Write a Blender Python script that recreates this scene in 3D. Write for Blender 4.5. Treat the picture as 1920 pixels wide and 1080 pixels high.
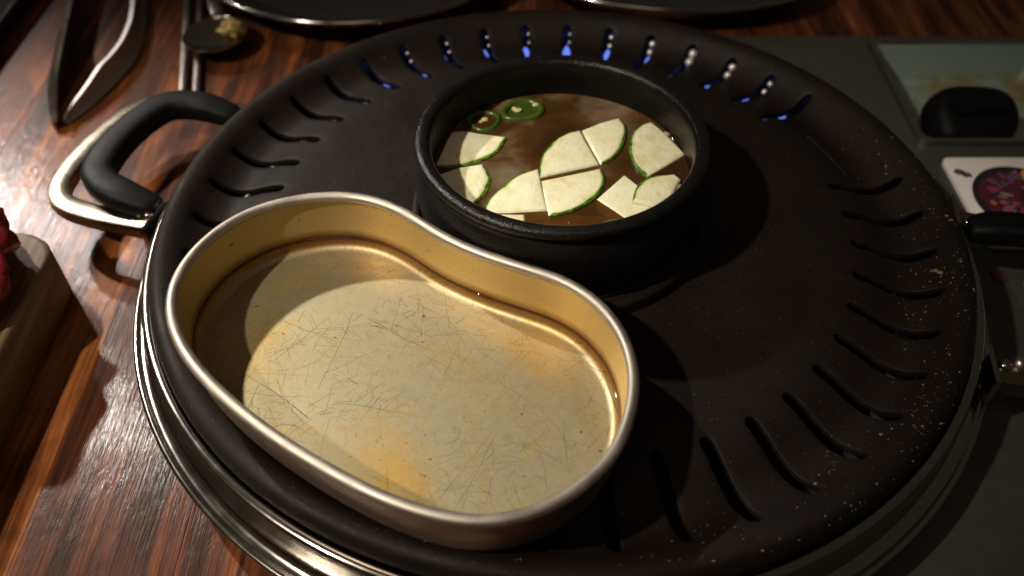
import bpy, bmesh, math, random
import numpy as np
from mathutils import Vector, noise as mnoise
random.seed(7)
for o in list(bpy.data.objects): bpy.data.objects.remove(o)
scene = bpy.context.scene
COL = scene.collection
Z = 0.047                       # height of the grill plate's rim above the table top (table top is z = 0)
PI = math.pi

# ------------------------------------------------------------------ camera
cam_data = bpy.data.cameras.new('camera'); cam = bpy.data.objects.new('camera', cam_data); COL.objects.link(cam)
cam.location = (-0.02116, -0.30139, 0.26277 + Z)
cam.rotation_euler = (math.radians(90 - 46.367), 0, 0)
cam_data.sensor_width = 36; cam_data.lens = 30.90
cam_data.clip_start = 0.01; cam_data.clip_end = 20
cam_data.dof.use_dof = True; cam_data.dof.focus_distance = 0.345; cam_data.dof.aperture_fstop = 6.8
scene.camera = cam

# ------------------------------------------------------------------ world and lamps
world = bpy.data.worlds.new('World'); scene.world = world; world.use_nodes = True
bg = world.node_tree.nodes['Background']
bg.inputs['Color'].default_value = (1.0, 0.80, 0.62, 1); bg.inputs['Strength'].default_value = 0.042

def spot(name, loc, aim, watts, color, radius, cone, blend):
    d = bpy.data.lights.new(name, 'SPOT'); d.energy = watts; d.color = color
    d.shadow_soft_size = radius; d.spot_size = math.radians(cone); d.spot_blend = blend
    o = bpy.data.objects.new(name, d); COL.objects.link(o); o.location = loc
    o.rotation_euler = (Vector(aim) - Vector(loc)).to_track_quat('-Z', 'Y').to_euler()
    return o
spot('lamp_back_left', (-1.33, 1.03, 1.40), (-0.185, -0.05, 0.0), 180, (1.0, 0.94, 0.85), 0.034, 14.0, 0.7)
spot('lamp_front_left', (-0.82, -0.46, 1.10), (-0.08, 0.0, 0.0), 70, (1.0, 0.89, 0.74), 0.022, 28, 1.0)
spot('lamp_far', (-1.29, 1.36, 1.16), (-0.37, 0.11, 0.0), 150, (1.0, 0.93, 0.90), 0.06, 9, 0.9)
ad = bpy.data.lights.new('fill_lamp', 'AREA'); ad.shape = 'DISK'; ad.size = 0.7; ad.energy = 1.9; ad.color = (1.0, 0.80, 0.60)  # soft fill light added above and behind the camera, no known fixture
ao = bpy.data.objects.new('fill_lamp', ad); COL.objects.link(ao); ao.location = (-0.25, -0.75, 1.7)
ao.rotation_euler = (Vector((0, 0, 0)) - Vector(ao.location)).to_track_quat('-Z', 'Y').to_euler()

vs = scene.view_settings
vs.view_transform = 'Standard'; vs.look = 'None'; vs.exposure = 0.0; vs.gamma = 1.0; vs.use_curve_mapping = False
scene.render.engine = 'CYCLES'
scene.cycles.max_bounces = 8; scene.cycles.transparent_max_bounces = 12

# ------------------------------------------------------------------ helpers: objects
def offset_of(o):
    v = Vector((0, 0, 0))
    while o is not None:
        v += o.location; o = o.parent
    return v
def link_mesh(name, me, parent=None, base=(0, 0, 0)):
    o = bpy.data.objects.new(name, me); COL.objects.link(o)
    if parent is not None: o.parent = parent
    else: o.location = base
    return o
def obj(name, verts, faces, mat, parent=None, base=(0, 0, 0), smooth=True, fmat=None, sharp=40, face_up=False):
    """verts are world coordinates; the mesh is stored relative to its parent (or its own base)."""
    off = offset_of(parent) if parent is not None else Vector(base)
    me = bpy.data.meshes.new(name)
    me.from_pydata([(v[0] - off.x, v[1] - off.y, v[2] - off.z) for v in verts], [], faces)
    for m in (mat if isinstance(mat, (list, tuple)) else [mat]): me.materials.append(m)
    if fmat: me.polygons.foreach_set('material_index', fmat)
    bm = bmesh.new(); bm.from_mesh(me); bmesh.ops.recalc_face_normals(bm, faces=bm.faces)
    if face_up and sum(f.normal.z * f.calc_area() for f in bm.faces) < 0: bmesh.ops.reverse_faces(bm, faces=bm.faces)
    bm.to_mesh(me); bm.free()
    if smooth:
        me.polygons.foreach_set('use_smooth', [True] * len(me.polygons))
        me.set_sharp_from_angle(angle=math.radians(sharp))
    me.update()
    return link_mesh(name, me, parent, base)
def thing(name, label, cat, base, group=None):
    o = bpy.data.objects.new(name, None); COL.objects.link(o); o.location = base; o.empty_display_size = 0.01
    tag(o, label, cat, group); return o
def tag(o, label, cat, group=None):
    o['label'] = label; o['category'] = cat
    if group: o['group'] = group
    return o

# ------------------------------------------------------------------ helpers: shapes (return verts, faces)
def join(*shapes):
    V, F = [], []
    for v, f in shapes:
        n = len(V); V += list(v); F += [tuple(i + n for i in q) for q in f]
    return V, F
def lathe(profile, seg=96, centre=(0, 0), a0=0.0, closed=True):
    V, F = [], []; n = len(profile)
    for j in range(seg):
        a = a0 + 2 * PI * j / seg; c, s = math.cos(a), math.sin(a)
        for r, z in profile: V.append((centre[0] + r * c, centre[1] + r * s, z))
    for j in range(seg):
        k = (j + 1) % seg
        for i in range(n - 1): F.append((j * n + i, k * n + i, k * n + i + 1, j * n + i + 1))
    return V, F
def bez(path, n=12, closed=False):
    P = [Vector(p) for p in path]; out = []; m = len(P)
    g = (lambda i: P[i % m]) if closed else (lambda i: P[max(0, min(m - 1, i))])
    for i in range(m if closed else m - 1):
        p0, p1, p2, p3 = g(i - 1), g(i), g(i + 1), g(i + 2)
        for k in range(n):
            t = k / n
            out.append(0.5 * ((2 * p1) + (p2 - p0) * t + (2 * p0 - 5 * p1 + 4 * p2 - p3) * t * t + (3 * p1 - p0 - 3 * p2 + p3) * t ** 3))
    if not closed: out.append(P[-1])
    return out
def sweep(path, section, up=Vector((0, 0, 1)), closed=False, scale=None):
    """section: list of (side, up) offsets"""
    V, F = [], []; n = len(section); m = len(path)
    for i, p in enumerate(path):
        if closed: t = path[(i + 1) % m] - path[i - 1]
        else: t = path[min(i + 1, m - 1)] - path[max(i - 1, 0)]
        t.normalize(); s = t.cross(up); s.normalize(); u = s.cross(t)
        k = scale(i / (m - 1)) if scale else 1.0
        for a, b in section: V.append(tuple(p + s * a * k + u * b * k))
    for i in range(m if closed else m - 1):
        j = (i + 1) % m
        for q in range(n):
            r = (q + 1) % n; F.append((i * n + q, j * n + q, j * n + r, i * n + r))
    if not closed:
        F.append(tuple(range(n))); F.append(tuple((m - 1) * n + q for q in range(n)))
    return V, F
def ellipse(a, b, n=16, p=2.0):
    o = []
    for i in range(n):
        t = 2 * PI * i / n; c, s = math.cos(t), math.sin(t)
        o.append((a * math.copysign(abs(c) ** (2 / p), c), b * math.copysign(abs(s) ** (2 / p), s)))
    return o
def box(x0, x1, y0, y1, z0, z1, b=0.0):
    """box with its top edges chamfered by b"""
    if b <= 0:
        V = [(x0, y0, z0), (x1, y0, z0), (x1, y1, z0), (x0, y1, z0), (x0, y0, z1), (x1, y0, z1), (x1, y1, z1), (x0, y1, z1)]
        return V, [(3, 2, 1, 0), (4, 5, 6, 7), (0, 1, 5, 4), (1, 2, 6, 5), (2, 3, 7, 6), (3, 0, 4, 7)]
    V = [(x0, y0, z0), (x1, y0, z0), (x1, y1, z0), (x0, y1, z0), (x0, y0, z1 - b), (x1, y0, z1 - b), (x1, y1, z1 - b), (x0, y1, z1 - b),
         (x0 + b, y0 + b, z1), (x1 - b, y0 + b, z1), (x1 - b, y1 - b, z1), (x0 + b, y1 - b, z1)]
    F = [(3, 2, 1, 0), (8, 9, 10, 11)]
    for i in range(4):
        j = (i + 1) % 4; F += [(i, j, 4 + j, 4 + i), (4 + i, 4 + j, 8 + j, 8 + i)]
    return V, F
def rings(levels, cap_first=False, cap_last=False):
    """loft a list of equal-length closed loops"""
    V, F = [], []; n = len(levels[0])
    for L in levels: V += [tuple(p) for p in L]
    for i in range(len(levels) - 1):
        for q in range(n):
            r = (q + 1) % n; F.append((i * n + q, i * n + r, (i + 1) * n + r, (i + 1) * n + q))
    if cap_first: F.append(tuple(range(n)))
    if cap_last: F.append(tuple((len(levels) - 1) * n + q for q in range(n)))
    return V, F
def rrect(x0, x1, y0, y1, r, n=8):
    o = []
    for cx, cy, a in ((x1 - r, y0 + r, -PI / 2), (x1 - r, y1 - r, 0), (x0 + r, y1 - r, PI / 2), (x0 + r, y0 + r, PI)):
        for k in range(n + 1):
            t = a + PI / 2 * k / n; o.append((cx + r * math.cos(t), cy + r * math.sin(t)))
    return o
def blob(c, r, seed, amp=0.25, freq=1.6, nu=20, nv=12):
    V, F = [], []
    for i in range(nv + 1):
        th = PI * i / nv
        for j in range(nu):
            ph = 2 * PI * j / nu
            d = Vector((math.sin(th) * math.cos(ph), math.sin(th) * math.sin(ph), math.cos(th)))
            k = 1 + amp * mnoise.noise(d * freq + Vector((seed * 7.3, seed * 3.1, seed)))
            V.append((c[0] + d.x * r[0] * k, c[1] + d.y * r[1] * k, c[2] + d.z * r[2] * k))
    for i in range(nv):
        for j in range(nu):
            k = (j + 1) % nu; F.append((i * nu + j, (i + 1) * nu + j, (i + 1) * nu + k, i * nu + k))
    return V, F

# ------------------------------------------------------------------ materials
class N:
    def __init__(s, name):
        s.m = bpy.data.materials.new(name); s.m.use_nodes = True; s.t = s.m.node_tree; s.b = s.t.nodes['Principled BSDF']
    def n(s, kind, **kw):
        o = s.t.nodes.new(kind)
        for k, v in kw.items():
            if k.startswith('i_'):
                key = k[2:]; o.inputs[int(key) if key.isdigit() else key.replace('_', ' ')].default_value = v
            else: setattr(o, k, v)
        return o
    def l(s, a, b): s.t.links.new(a, b)
    def pos(s, scale=(1, 1, 1), obj=False):
        if obj: src = s.n('ShaderNodeTexCoord').outputs['Object']
        else: src = s.n('ShaderNodeNewGeometry').outputs['Position']
        mp = s.n('ShaderNodeMapping'); mp.inputs['Scale'].default_value = scale; s.l(src, mp.inputs['Vector']); return mp.outputs['Vector']
    def noise(s, vec, scale=1.0, detail=4, rough=0.55, dist=0.0):
        o = s.n('ShaderNodeTexNoise'); s.l(vec, o.inputs['Vector'])
        o.inputs['Scale'].default_value = scale; o.inputs['Detail'].default_value = detail; o.inputs['Roughness'].default_value = rough; o.inputs['Distortion'].default_value = dist
        return o.outputs['Fac']
    def ramp(s, fac, stops):
        o = s.n('ShaderNodeValToRGB'); e = o.color_ramp.elements
        while len(e) < len(stops): e.new(0.5)
        for el, (p, c) in zip(e, stops):
            el.position = p; el.color = (c, c, c, 1) if isinstance(c, (int, float)) else (*c, 1)
        s.l(fac, o.inputs['Fac']); return o.outputs['Color']
    def math(s, op, a, b=None, c=None):
        o = s.n('ShaderNodeMath', operation=op)
        for i, v in enumerate((a, b, c)):
            if v is None: continue
            if isinstance(v, (int, float)): o.inputs[i].default_value = v
            else: s.l(v, o.inputs[i])
        return o.outputs[0]
    def mix(s, fac, a, b, mode='MIX'):
        o = s.n('ShaderNodeMix', data_type='RGBA', blend_type=mode)
        for i, v in ((0, fac), (6, a), (7, b)):
            if isinstance(v, (int, float)): o.inputs[i].default_value = v
            elif isinstance(v, tuple): o.inputs[i].default_value = (*v, 1)
            else: s.l(v, o.inputs[i])
        return o.outputs[2]
    def bump(s, h, strength=0.3, dist=0.001, normal=None):
        o = s.n('ShaderNodeBump'); o.inputs['Strength'].default_value = strength; o.inputs['Distance'].default_value = dist
        s.l(h, o.inputs['Height'])
        if normal is not None: s.l(normal, o.inputs['Normal'])
        s.l(o.outputs[0], s.b.inputs['Normal']); return o.outputs[0]
    def set(s, **kw):
        for k, v in kw.items():
            i = s.b.inputs[k.replace('_', ' ')]
            if isinstance(v, tuple): i.default_value = (*v, 1) if len(v) == 3 and i.type == 'RGBA' else v
            elif isinstance(v, (int, float)): i.default_value = v
            else: s.l(v, i)
        return s

def plain(name, color, rough=0.5, metal=0.0, bump=0.0, bscale=600, var=0.15, **kw):
    s = N(name); p = s.pos()
    f = s.noise(p, bscale * 0.2, 4)
    s.set(Base_Color=s.mix(f, tuple(c * (1 - var) for c in color), tuple(min(1, c * (1 + var)) for c in color)), Metallic=metal, **kw)
    s.set(Roughness=s.math('MULTIPLY_ADD', f, 0.3 * rough, rough * 0.85))
    if bump: s.bump(s.noise(p, bscale, 3), bump, 0.0005)
    return s.m

def wood_table():
    s = N('stained_wood')
    info = s.n('ShaderNodeObjectInfo').outputs['Random']
    g = s.n('ShaderNodeNewGeometry').outputs['Position']
    off = s.n('ShaderNodeCombineXYZ'); s.l(s.math('MULTIPLY', info, 3.0), off.inputs[0]); s.l(s.math('MULTIPLY', info, 7.0), off.inputs[1])
    add = s.n('ShaderNodeVectorMath', operation='ADD'); s.l(g, add.inputs[0]); s.l(off.outputs[0], add.inputs[1]); v = add.outputs[0]
    def mp(sc):
        m = s.n('ShaderNodeMapping'); m.inputs['Scale'].default_value = sc; s.l(v, m.inputs['Vector']); return m.outputs[0]
    broad = s.noise(mp((52, 3.2, 20)), 1.0, 5, 0.6, 1.2)
    fine = s.noise(mp((420, 11, 60)), 1.0, 4, 0.65, 0.6)
    pores = s.noise(mp((900, 26, 60)), 1.0, 3, 0.7)
    knots = s.noise(mp((26, 12, 20)), 1.0, 3, 0.5, 2.0)
    f = s.math('ADD', s.math('MULTIPLY', broad, 0.76), s.math('MULTIPLY', fine, 0.24))
    f = s.math('ADD', f, s.math('MULTIPLY_ADD', info, 0.10, -0.05))
    col = s.ramp(f, [(0.36, (0.026, 0.009, 0.005)), (0.45, (0.065, 0.020, 0.008)), (0.53, (0.145, 0.044, 0.013)), (0.62, (0.27, 0.088, 0.021)), (0.74, (0.40, 0.148, 0.036))])
    col = s.mix(s.ramp(knots, [(0.30, 0.55), (0.48, 0.0)]), col, (0.012, 0.005, 0.004))
    col = s.mix(s.ramp(pores, [(0.36, 0.45), (0.46, 0.0)]), col, (0.012, 0.005, 0.004))
    s.set(Base_Color=col, Roughness=s.math('MULTIPLY_ADD', fine, 0.25, 0.42), Specular_IOR_Level=0.07, Coat_Weight=0.22, Coat_Roughness=0.18, Coat_IOR=1.5)
    h = s.math('ADD', s.math('MULTIPLY', fine, 0.75), s.math('MULTIPLY', pores, 0.45))
    h = s.math('ADD', h, s.math('MULTIPLY', s.noise(mp((110, 40, 60)), 1.0, 4, 0.6, 0.8), 0.8))
    nb = s.bump(h, 0.55, 0.0006)
    s.l(nb, s.b.inputs['Coat Normal'])
    return s.m

def iron(name, color=(0.020, 0.018, 0.017), rough=0.46, specks=False, bump=0.35, spec=0.13):
    s = N(name); p = s.pos()
    big = s.noise(p, 22, 5, 0.6); fine = s.noise(p, 1500, 2, 0.5); mid = s.noise(p, 260, 4, 0.6)
    col = s.mix(s.ramp(big, [(0.35, 0.0), (0.7, 1.0)]), color, (color[0] * 1.5, color[1] * 1.3, color[2] * 1.2))
    if specks:
        vo = s.n('ShaderNodeTexVoronoi'); vo.inputs['Scale'].default_value = 420; s.l(p, vo.inputs['Vector'])
        sp = s.ramp(vo.outputs['Distance'], [(0.10, 1.0), (0.20, 0.0)])
        sep = s.n('ShaderNodeSeparateColor'); s.l(vo.outputs['Color'], sep.inputs[0])
        sp = s.math('MULTIPLY', sp, s.math('GREATER_THAN', sep.outputs[0], 0.80))
        col = s.mix(s.math('MULTIPLY', sp, 0.35), col, (0.10, 0.075, 0.045))
    s.set(Base_Color=col, Roughness=s.math('ADD', s.math('MULTIPLY_ADD', s.ramp(s.noise(p, 13, 6, 0.65, 1.4), [(0.36, 0.0), (0.62, 1.0)]), 0.26, rough - 0.20), s.math('MULTIPLY', mid, 0.08)), Specular_IOR_Level=spec)
    s.bump(s.math('ADD', fine, s.math('MULTIPLY', mid, 0.8)), bump, 0.0004)
    return s.m

def steel(name, color=(0.62, 0.60, 0.57), rough=0.22, scratch=1.0):
    s = N(name); p = s.pos()
    a = s.noise(s.pos((60, 60, 2600)), 1.0, 3, 0.6); b = s.noise(p, 90, 4, 0.6)
    s.set(Base_Color=s.mix(b, tuple(c * 0.82 for c in color), color), Metallic=1.0,
          Roughness=s.math('ADD', s.math('MULTIPLY_ADD', a, 0.12 * scratch, rough - 0.06), s.math('MULTIPLY', s.ramp(b, [(0.45, 0.0), (0.75, 1.0)]), 0.10 * scratch)))
    s.bump(s.noise(p, 120, 3), 0.04 * scratch, 0.0004)
    return s.m

def scratch_layer(s, vec, scale, width, length, keep, seed):
    """one straight scratch per voronoi cell, each with its own angle"""
    m = s.n('ShaderNodeMapping'); m.inputs['Location'].default_value = (seed * 1.37, seed * 0.71, 0); s.l(vec, m.inputs['Vector'])
    w = s.n('ShaderNodeTexNoise', i_Scale=28.0 + seed * 3, i_Detail=1.0); s.l(m.outputs[0], w.inputs['Vector'])
    sc = s.n('ShaderNodeVectorMath', operation='MULTIPLY_ADD'); s.l(w.outputs['Color'], sc.inputs[0]); sc.inputs[1].default_value = (0.0034, 0.0034, 0); s.l(m.outputs[0], sc.inputs[2])
    vo = s.n('ShaderNodeTexVoronoi', voronoi_dimensions='2D'); vo.inputs['Scale'].default_value = scale; s.l(sc.outputs[0], vo.inputs['Vector'])
    d = s.n('ShaderNodeVectorMath', operation='SUBTRACT'); s.l(sc.outputs[0], d.inputs[0]); s.l(vo.outputs['Position'], d.inputs[1])
    sep = s.n('ShaderNodeSeparateColor'); s.l(vo.outputs['Color'], sep.inputs[0])
    rot = s.n('ShaderNodeVectorRotate', rotation_type='Z_AXIS'); s.l(d.outputs[0], rot.inputs['Vector']); s.l(s.math('MULTIPLY', sep.outputs[0], 2 * PI), rot.inputs['Angle'])
    xy = s.n('ShaderNodeSeparateXYZ'); s.l(rot.outputs[0], xy.inputs[0])
    ax = s.math('ABSOLUTE', xy.outputs[0]); ay = s.math('ABSOLUTE', xy.outputs[1])
    mr = s.n('ShaderNodeMapRange', interpolation_type='SMOOTHSTEP'); s.l(ay, mr.inputs['Value'])
    mr.inputs['From Min'].default_value = width * 0.35; mr.inputs['From Max'].default_value = width; mr.inputs['To Min'].default_value = 1; mr.inputs['To Max'].default_value = 0
    on = s.math('LESS_THAN', ax, s.math('MULTIPLY_ADD', sep.outputs[1], length * 0.8, length * 0.2))
    k = s.math('MULTIPLY', mr.outputs[0], on)
    k = s.math('MULTIPLY', k, s.math('LESS_THAN', sep.outputs[2], keep))
    return s.math('MULTIPLY', k, s.math('MULTIPLY_ADD', sep.outputs[1], 0.6, 0.4))

def gold_inner():
    s = N('gold_anodised_aluminium'); p = s.pos()
    xyz = s.n('ShaderNodeSeparateXYZ'); s.l(p, xyz.inputs[0]); z = xyz.outputs[2]
    big = s.noise(p, 38, 4, 0.55); mid = s.noise(p, 240, 3, 0.6)
    base = s.mix(big, (0.49, 0.345, 0.125), (0.62, 0.455, 0.195))
    # worn, paler metal on the floor of the pan where cutlery rubs the colour away
    wear = s.math('MULTIPLY', s.ramp(s.noise(p, 21, 5, 0.62, 0.6), [(0.30, 0.0), (0.50, 1.0)]), s.ramp(s.math('MULTIPLY_ADD', z, 200.0, -9.24), [(0.06, 1.0), (0.5, 0.0)]))
    base = s.mix(s.math('MULTIPLY', wear, 0.95), base, (0.455, 0.425, 0.365))
    sc = None
    for i, (a, w, L, k) in enumerate(((22, 0.00020, 0.036, 0.55), (28, 0.00016, 0.032, 0.55), (34, 0.00016, 0.028, 0.55), (46, 0.00013, 0.022, 0.60), (58, 0.00011, 0.018, 0.60), (70, 0.00010, 0.014, 0.60), (84, 0.00010, 0.013, 0.60), (110, 0.00010, 0.010, 0.60), (150, 0.00016, 0.0030, 0.40), (64, 0.00010, 0.017, 0.60), (130, 0.00009, 0.008, 0.6), (96, 0.00009, 0.011, 0.6), (170, 0.00009, 0.006, 0.6))):
        q = scratch_layer(s, p, a, w, L, k, i + 1)
        sc = q if sc is None else s.math('MAXIMUM', sc, q)
    sc = s.math('MULTIPLY', sc, s.math('LESS_THAN', z, 0.0490))
    sc = s.math('MULTIPLY', sc, s.ramp(s.noise(p, 30, 3, 0.6), [(0.38, 0.05), (0.62, 1.0)]))
    pits = s.math('MAXIMUM', s.ramp(s.noise(p, 1100, 2, 0.5), [(0.66, 0.0), (0.74, 0.6)]), s.ramp(s.noise(p, 420, 2, 0.5), [(0.73, 0.0), (0.77, 0.9)]))
    # caramelised fat baked on where the liquid meets the wall
    wob = s.math('MULTIPLY_ADD', s.noise(p, 55, 3, 0.6), 0.0008, -0.0004)
    zz = s.math('ADD', z, wob)
    t_ = s.math('MULTIPLY_ADD', zz, 100.0, -4.6)
    patch = s.ramp(s.noise(p, 20, 4, 0.6), [(0.32, 0.55), (0.58, 1.0)])
    soak = s.math('MULTIPLY', s.ramp(t_, [(0.04, 0.0), (0.22, 0.70), (0.44, 1.0), (0.66, 0.95), (0.98, 0.0)]), patch)
    base = s.mix(soak, base, (0.22, 0.080, 0.009))
    band = s.math('MULTIPLY', s.ramp(t_, [(0.43, 0.0), (0.47, 1.0), (0.58, 1.0), (0.64, 0.0)]), s.ramp(s.noise(p, 33, 3, 0.6), [(0.30, 0.7), (0.50, 1.0)]))
    film = s.math('MULTIPLY', s.ramp(s.noise(p, 14, 5, 0.65, 1.0), [(0.52, 0.0), (0.72, 0.55)]), s.math('LESS_THAN', z, 0.0490))
    base = s.mix(film, base, (0.37, 0.30, 0.165))
    col = s.mix(band, base, (0.045, 0.014, 0.002))
    col = s.mix(s.math('MULTIPLY', s.math('MAXIMUM', sc, pits), 0.95), col, (0.04, 0.022, 0.007))
    s.set(Base_Color=col, Metallic=s.math('MULTIPLY_ADD', band, -0.7, 0.80), Roughness=s.math('MULTIPLY_ADD', mid, 0.14, 0.41))
    s.bump(s.noise(s.pos((500, 500, 40)), 1.0, 3, 0.6), 0.12, 0.0003)
    return s.m

def thin_liquid(name, tint, rough=0.0, murk=None, murk_col=None):
    s = N(name); t = s.t; out = t.nodes['Material Output']; p = s.pos()
    tr = s.n('ShaderNodeBsdfTransparent'); tr.inputs['Color'].default_value = (*tint, 1)
    gl = s.n('ShaderNodeBsdfGlossy'); gl.inputs['Roughness'].default_value = rough
    fr = s.n('ShaderNodeFresnel', i_IOR=1.36)      # same film reflectance from above and from below
    s.l(s.math('MULTIPLY_ADD', s.n('ShaderNodeNewGeometry').outputs['Backfacing'], 1 / 1.36 - 1.36, 1.36), fr.inputs['IOR'])
    bp = s.n('ShaderNodeBump', i_Strength=0.10, i_Distance=0.0006); s.l(s.noise(p, 60, 2), bp.inputs['Height']); s.l(bp.outputs[0], gl.inputs['Normal']); s.l(bp.outputs[0], fr.inputs['Normal'])
    below = tr.outputs[0]
    if murk_col is not None:
        df = s.n('ShaderNodeBsdfDiffuse'); s.l(murk_col(s, p), df.inputs['Color'])
        mx = s.n('ShaderNodeMixShader'); s.l(murk(s, p), mx.inputs[0]); s.l(tr.outputs[0], mx.inputs[1]); s.l(df.outputs[0], mx.inputs[2]); below = mx.outputs[0]
    mx = s.n('ShaderNodeMixShader'); s.l(fr.outputs[0], mx.inputs[0]); s.l(below, mx.inputs[1]); s.l(gl.outputs[0], mx.inputs[2])
    s.l(mx.outputs[0], out.inputs['Surface']); return s.m

M = {}
M['wood'] = wood_table()
M['under'] = plain('dark_underlay', (0.012, 0.008, 0.006), 0.8)
M['plate'] = iron('cast_black_plate', (0.0082, 0.0058, 0.0046), 0.57, True, 0.45, 0.14)
M['pot'] = iron('black_glazed_earthenware', (0.0045, 0.0042, 0.0042), 0.33, False, 0.7, 0.30)
M['bakelite'] = plain('black_bakelite', (0.0032, 0.0032, 0.0036), 0.55, 0, 0.08, 900, Specular_IOR_Level=0.14)
M['steel'] = steel('polished_steel', (0.36, 0.335, 0.30), 0.17, 0.5)
M['strap'] = steel('worn_handle_steel', (0.24, 0.205, 0.155), 0.27)
M['steel_dark'] = steel('dull_steel', (0.42, 0.39, 0.35), 0.32)
M['steel_in'] = steel('burner_steel', (0.34, 0.33, 0.32), 0.40)
M['liner'] = steel('liner_steel', (0.055, 0.052, 0.05), 0.36)
M['rim'] = steel('rolled_aluminium_rim', (0.46, 0.41, 0.345), 0.44, 2.0)
M['tong'] = steel('brushed_tong_steel', (0.55, 0.53, 0.50), 0.46)
M['outer'] = steel('browned_aluminium', (0.48, 0.40, 0.32), 0.42)
M['gold'] = gold_inner()
M['oil'] = thin_liquid('clear_amber_liquid', (0.97, 0.93, 0.80))
M['panel'] = plain('grey_enamel_panel', (0.046, 0.043, 0.038), 0.42, 0.0, 0.10, 700, 0.25)
def well_mat():
    s = N('greenish_sheet_metal'); p = s.pos(); f = s.noise(p, 30, 4, 0.6)
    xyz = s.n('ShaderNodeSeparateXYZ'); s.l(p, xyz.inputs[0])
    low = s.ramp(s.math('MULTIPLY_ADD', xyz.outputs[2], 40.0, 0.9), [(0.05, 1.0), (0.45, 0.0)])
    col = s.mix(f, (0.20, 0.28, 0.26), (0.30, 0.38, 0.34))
    col = s.mix(s.math('MULTIPLY', low, s.ramp(s.noise(p, 55, 4, 0.6), [(0.42, 0.0), (0.58, 0.9)])), col, (0.24, 0.18, 0.03))  # yellowish reflections low in the well, painted into its colour
    s.set(Base_Color=col, Roughness=0.36, Metallic=0.2); s.bump(f, 0.06, 0.0008); return s.m
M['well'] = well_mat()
M['white'] = plain('white_laminate', (0.82, 0.78, 0.74), 0.30, 0, 0, 300, 0.06)
M['red_print'] = plain('red_print', (0.085, 0.018, 0.030), 0.4)
M['dark_print'] = plain('dark_print', (0.02, 0.016, 0.022), 0.35)
M['orange_print'] = plain('orange_print', (0.80, 0.30, 0.03), 0.4)
M['purple_print'] = plain('mauve_print', (0.11, 0.07, 0.11), 0.4)
M['dish'] = plain('dark_glazed_dish', (0.016, 0.016, 0.017), 0.22, 0, 0.04, 200)
M['yellow'] = plain('yellow_lump_mat', (0.32, 0.22, 0.06), 0.5, 0, 0.3, 500, 0.3, Subsurface_Weight=0.15)
M['board'] = None
def board_mat():
    s = N('pale_board_wood'); f = s.noise(s.pos((260, 9, 90)), 1.0, 5, 0.6, 0.8)
    s.set(Base_Color=s.ramp(f, [(0.3, (0.10, 0.052, 0.022)), (0.5, (0.19, 0.11, 0.05)), (0.7, (0.27, 0.17, 0.08))]), Roughness=0.55); s.bump(f, 0.2, 0.0006); return s.m
M['board'] = board_mat()
def meat_mat():
    s = N('raw_meat'); p = s.pos()
    f = s.noise(s.pos((120, 40, 120)), 1.0, 4, 0.6, 1.5)
    col = s.ramp(f, [(0.38, (0.16, 0.008, 0.012)), (0.55, (0.30, 0.02, 0.025)), (0.66, (0.42, 0.07, 0.06)), (0.74, (0.62, 0.36, 0.30))])
    s.set(Base_Color=col, Roughness=0.28, Subsurface_Weight=0.2, Subsurface_Scale=0.004); s.b.inputs['Subsurface Radius'].default_value = (1, 0.2, 0.1)
    s.bump(s.noise(p, 300, 3), 0.3, 0.0006); return s.m
M['meat'] = meat_mat()
def flesh_mat():
    s = N('zucchini_flesh'); p = s.pos()
    f = s.noise(p, 120, 4, 0.6); g = s.noise(p, 900, 2)
    col = s.ramp(f, [(0.30, (0.74, 0.70, 0.42)), (0.50, (0.84, 0.80, 0.55)), (0.72, (0.88, 0.84, 0.64))])
    col = s.mix(s.ramp(s.noise(p, 75, 2, 0.5), [(0.56, 0.0), (0.70, 0.6)]), col, (0.66, 0.52, 0.20))
    vo = s.n('ShaderNodeTexVoronoi'); vo.inputs['Scale'].default_value = 210; s.l(s.pos((1, 0.55, 1)), vo.inputs['Vector'])
    col = s.mix(s.math('MULTIPLY', s.ramp(vo.outputs['Distance'], [(0.16, 0.55), (0.34, 0.0)]), s.ramp(s.noise(p, 60, 2), [(0.5, 0.0), (0.62, 1.0)])), col, (0.60, 0.50, 0.22))
    s.set(Base_Color=col, Roughness=0.24, Subsurface_Weight=0.3, Subsurface_Scale=0.003); s.b.inputs['Subsurface Radius'].default_value = (1, 0.9, 0.5)
    s.bump(s.math('ADD', s.math('MULTIPLY', g, 0.6), s.math('MULTIPLY', f, 2.0)), 0.5, 0.0006); return s.m
M['flesh'] = flesh_mat()
M['flesh_edge'] = plain('zucchini_flesh_by_skin', (0.62, 0.66, 0.30), 0.3, 0, 0.15, 700, 0.12, Subsurface_Weight=0.2, Subsurface_Scale=0.002)
def skin_mat():
    s = N('zucchini_skin'); p = s.pos(); f = s.noise(p, 420, 3, 0.6)
    s.set(Base_Color=s.ramp(f, [(0.35, (0.020, 0.065, 0.005)), (0.52, (0.070, 0.17, 0.012)), (0.70, (0.19, 0.31, 0.04))]), Roughness=0.30); return s.m
M['skin'] = skin_mat()
M['pepper'] = plain('green_pepper_flesh', (0.055, 0.10, 0.012), 0.28, 0, 0.1, 500, 0.35)
M['pepper_in'] = plain('pepper_inner_flesh', (0.05, 0.08, 0.012), 0.3, 0, 0.1, 500, 0.3)
M['seed'] = plain('pepper_seed', (0.66, 0.58, 0.28), 0.4, 0, 0.1, 900, 0.15)
M['tofu'] = plain('pale_soaked_food', (0.52, 0.38, 0.24), 0.5, 0, 0.3, 300, 0.3)
def broth_murk(s, p): return s.ramp(s.noise(p, 46, 4, 0.55, 0.5), [(0.30, 0.72), (0.70, 0.55)])
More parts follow.
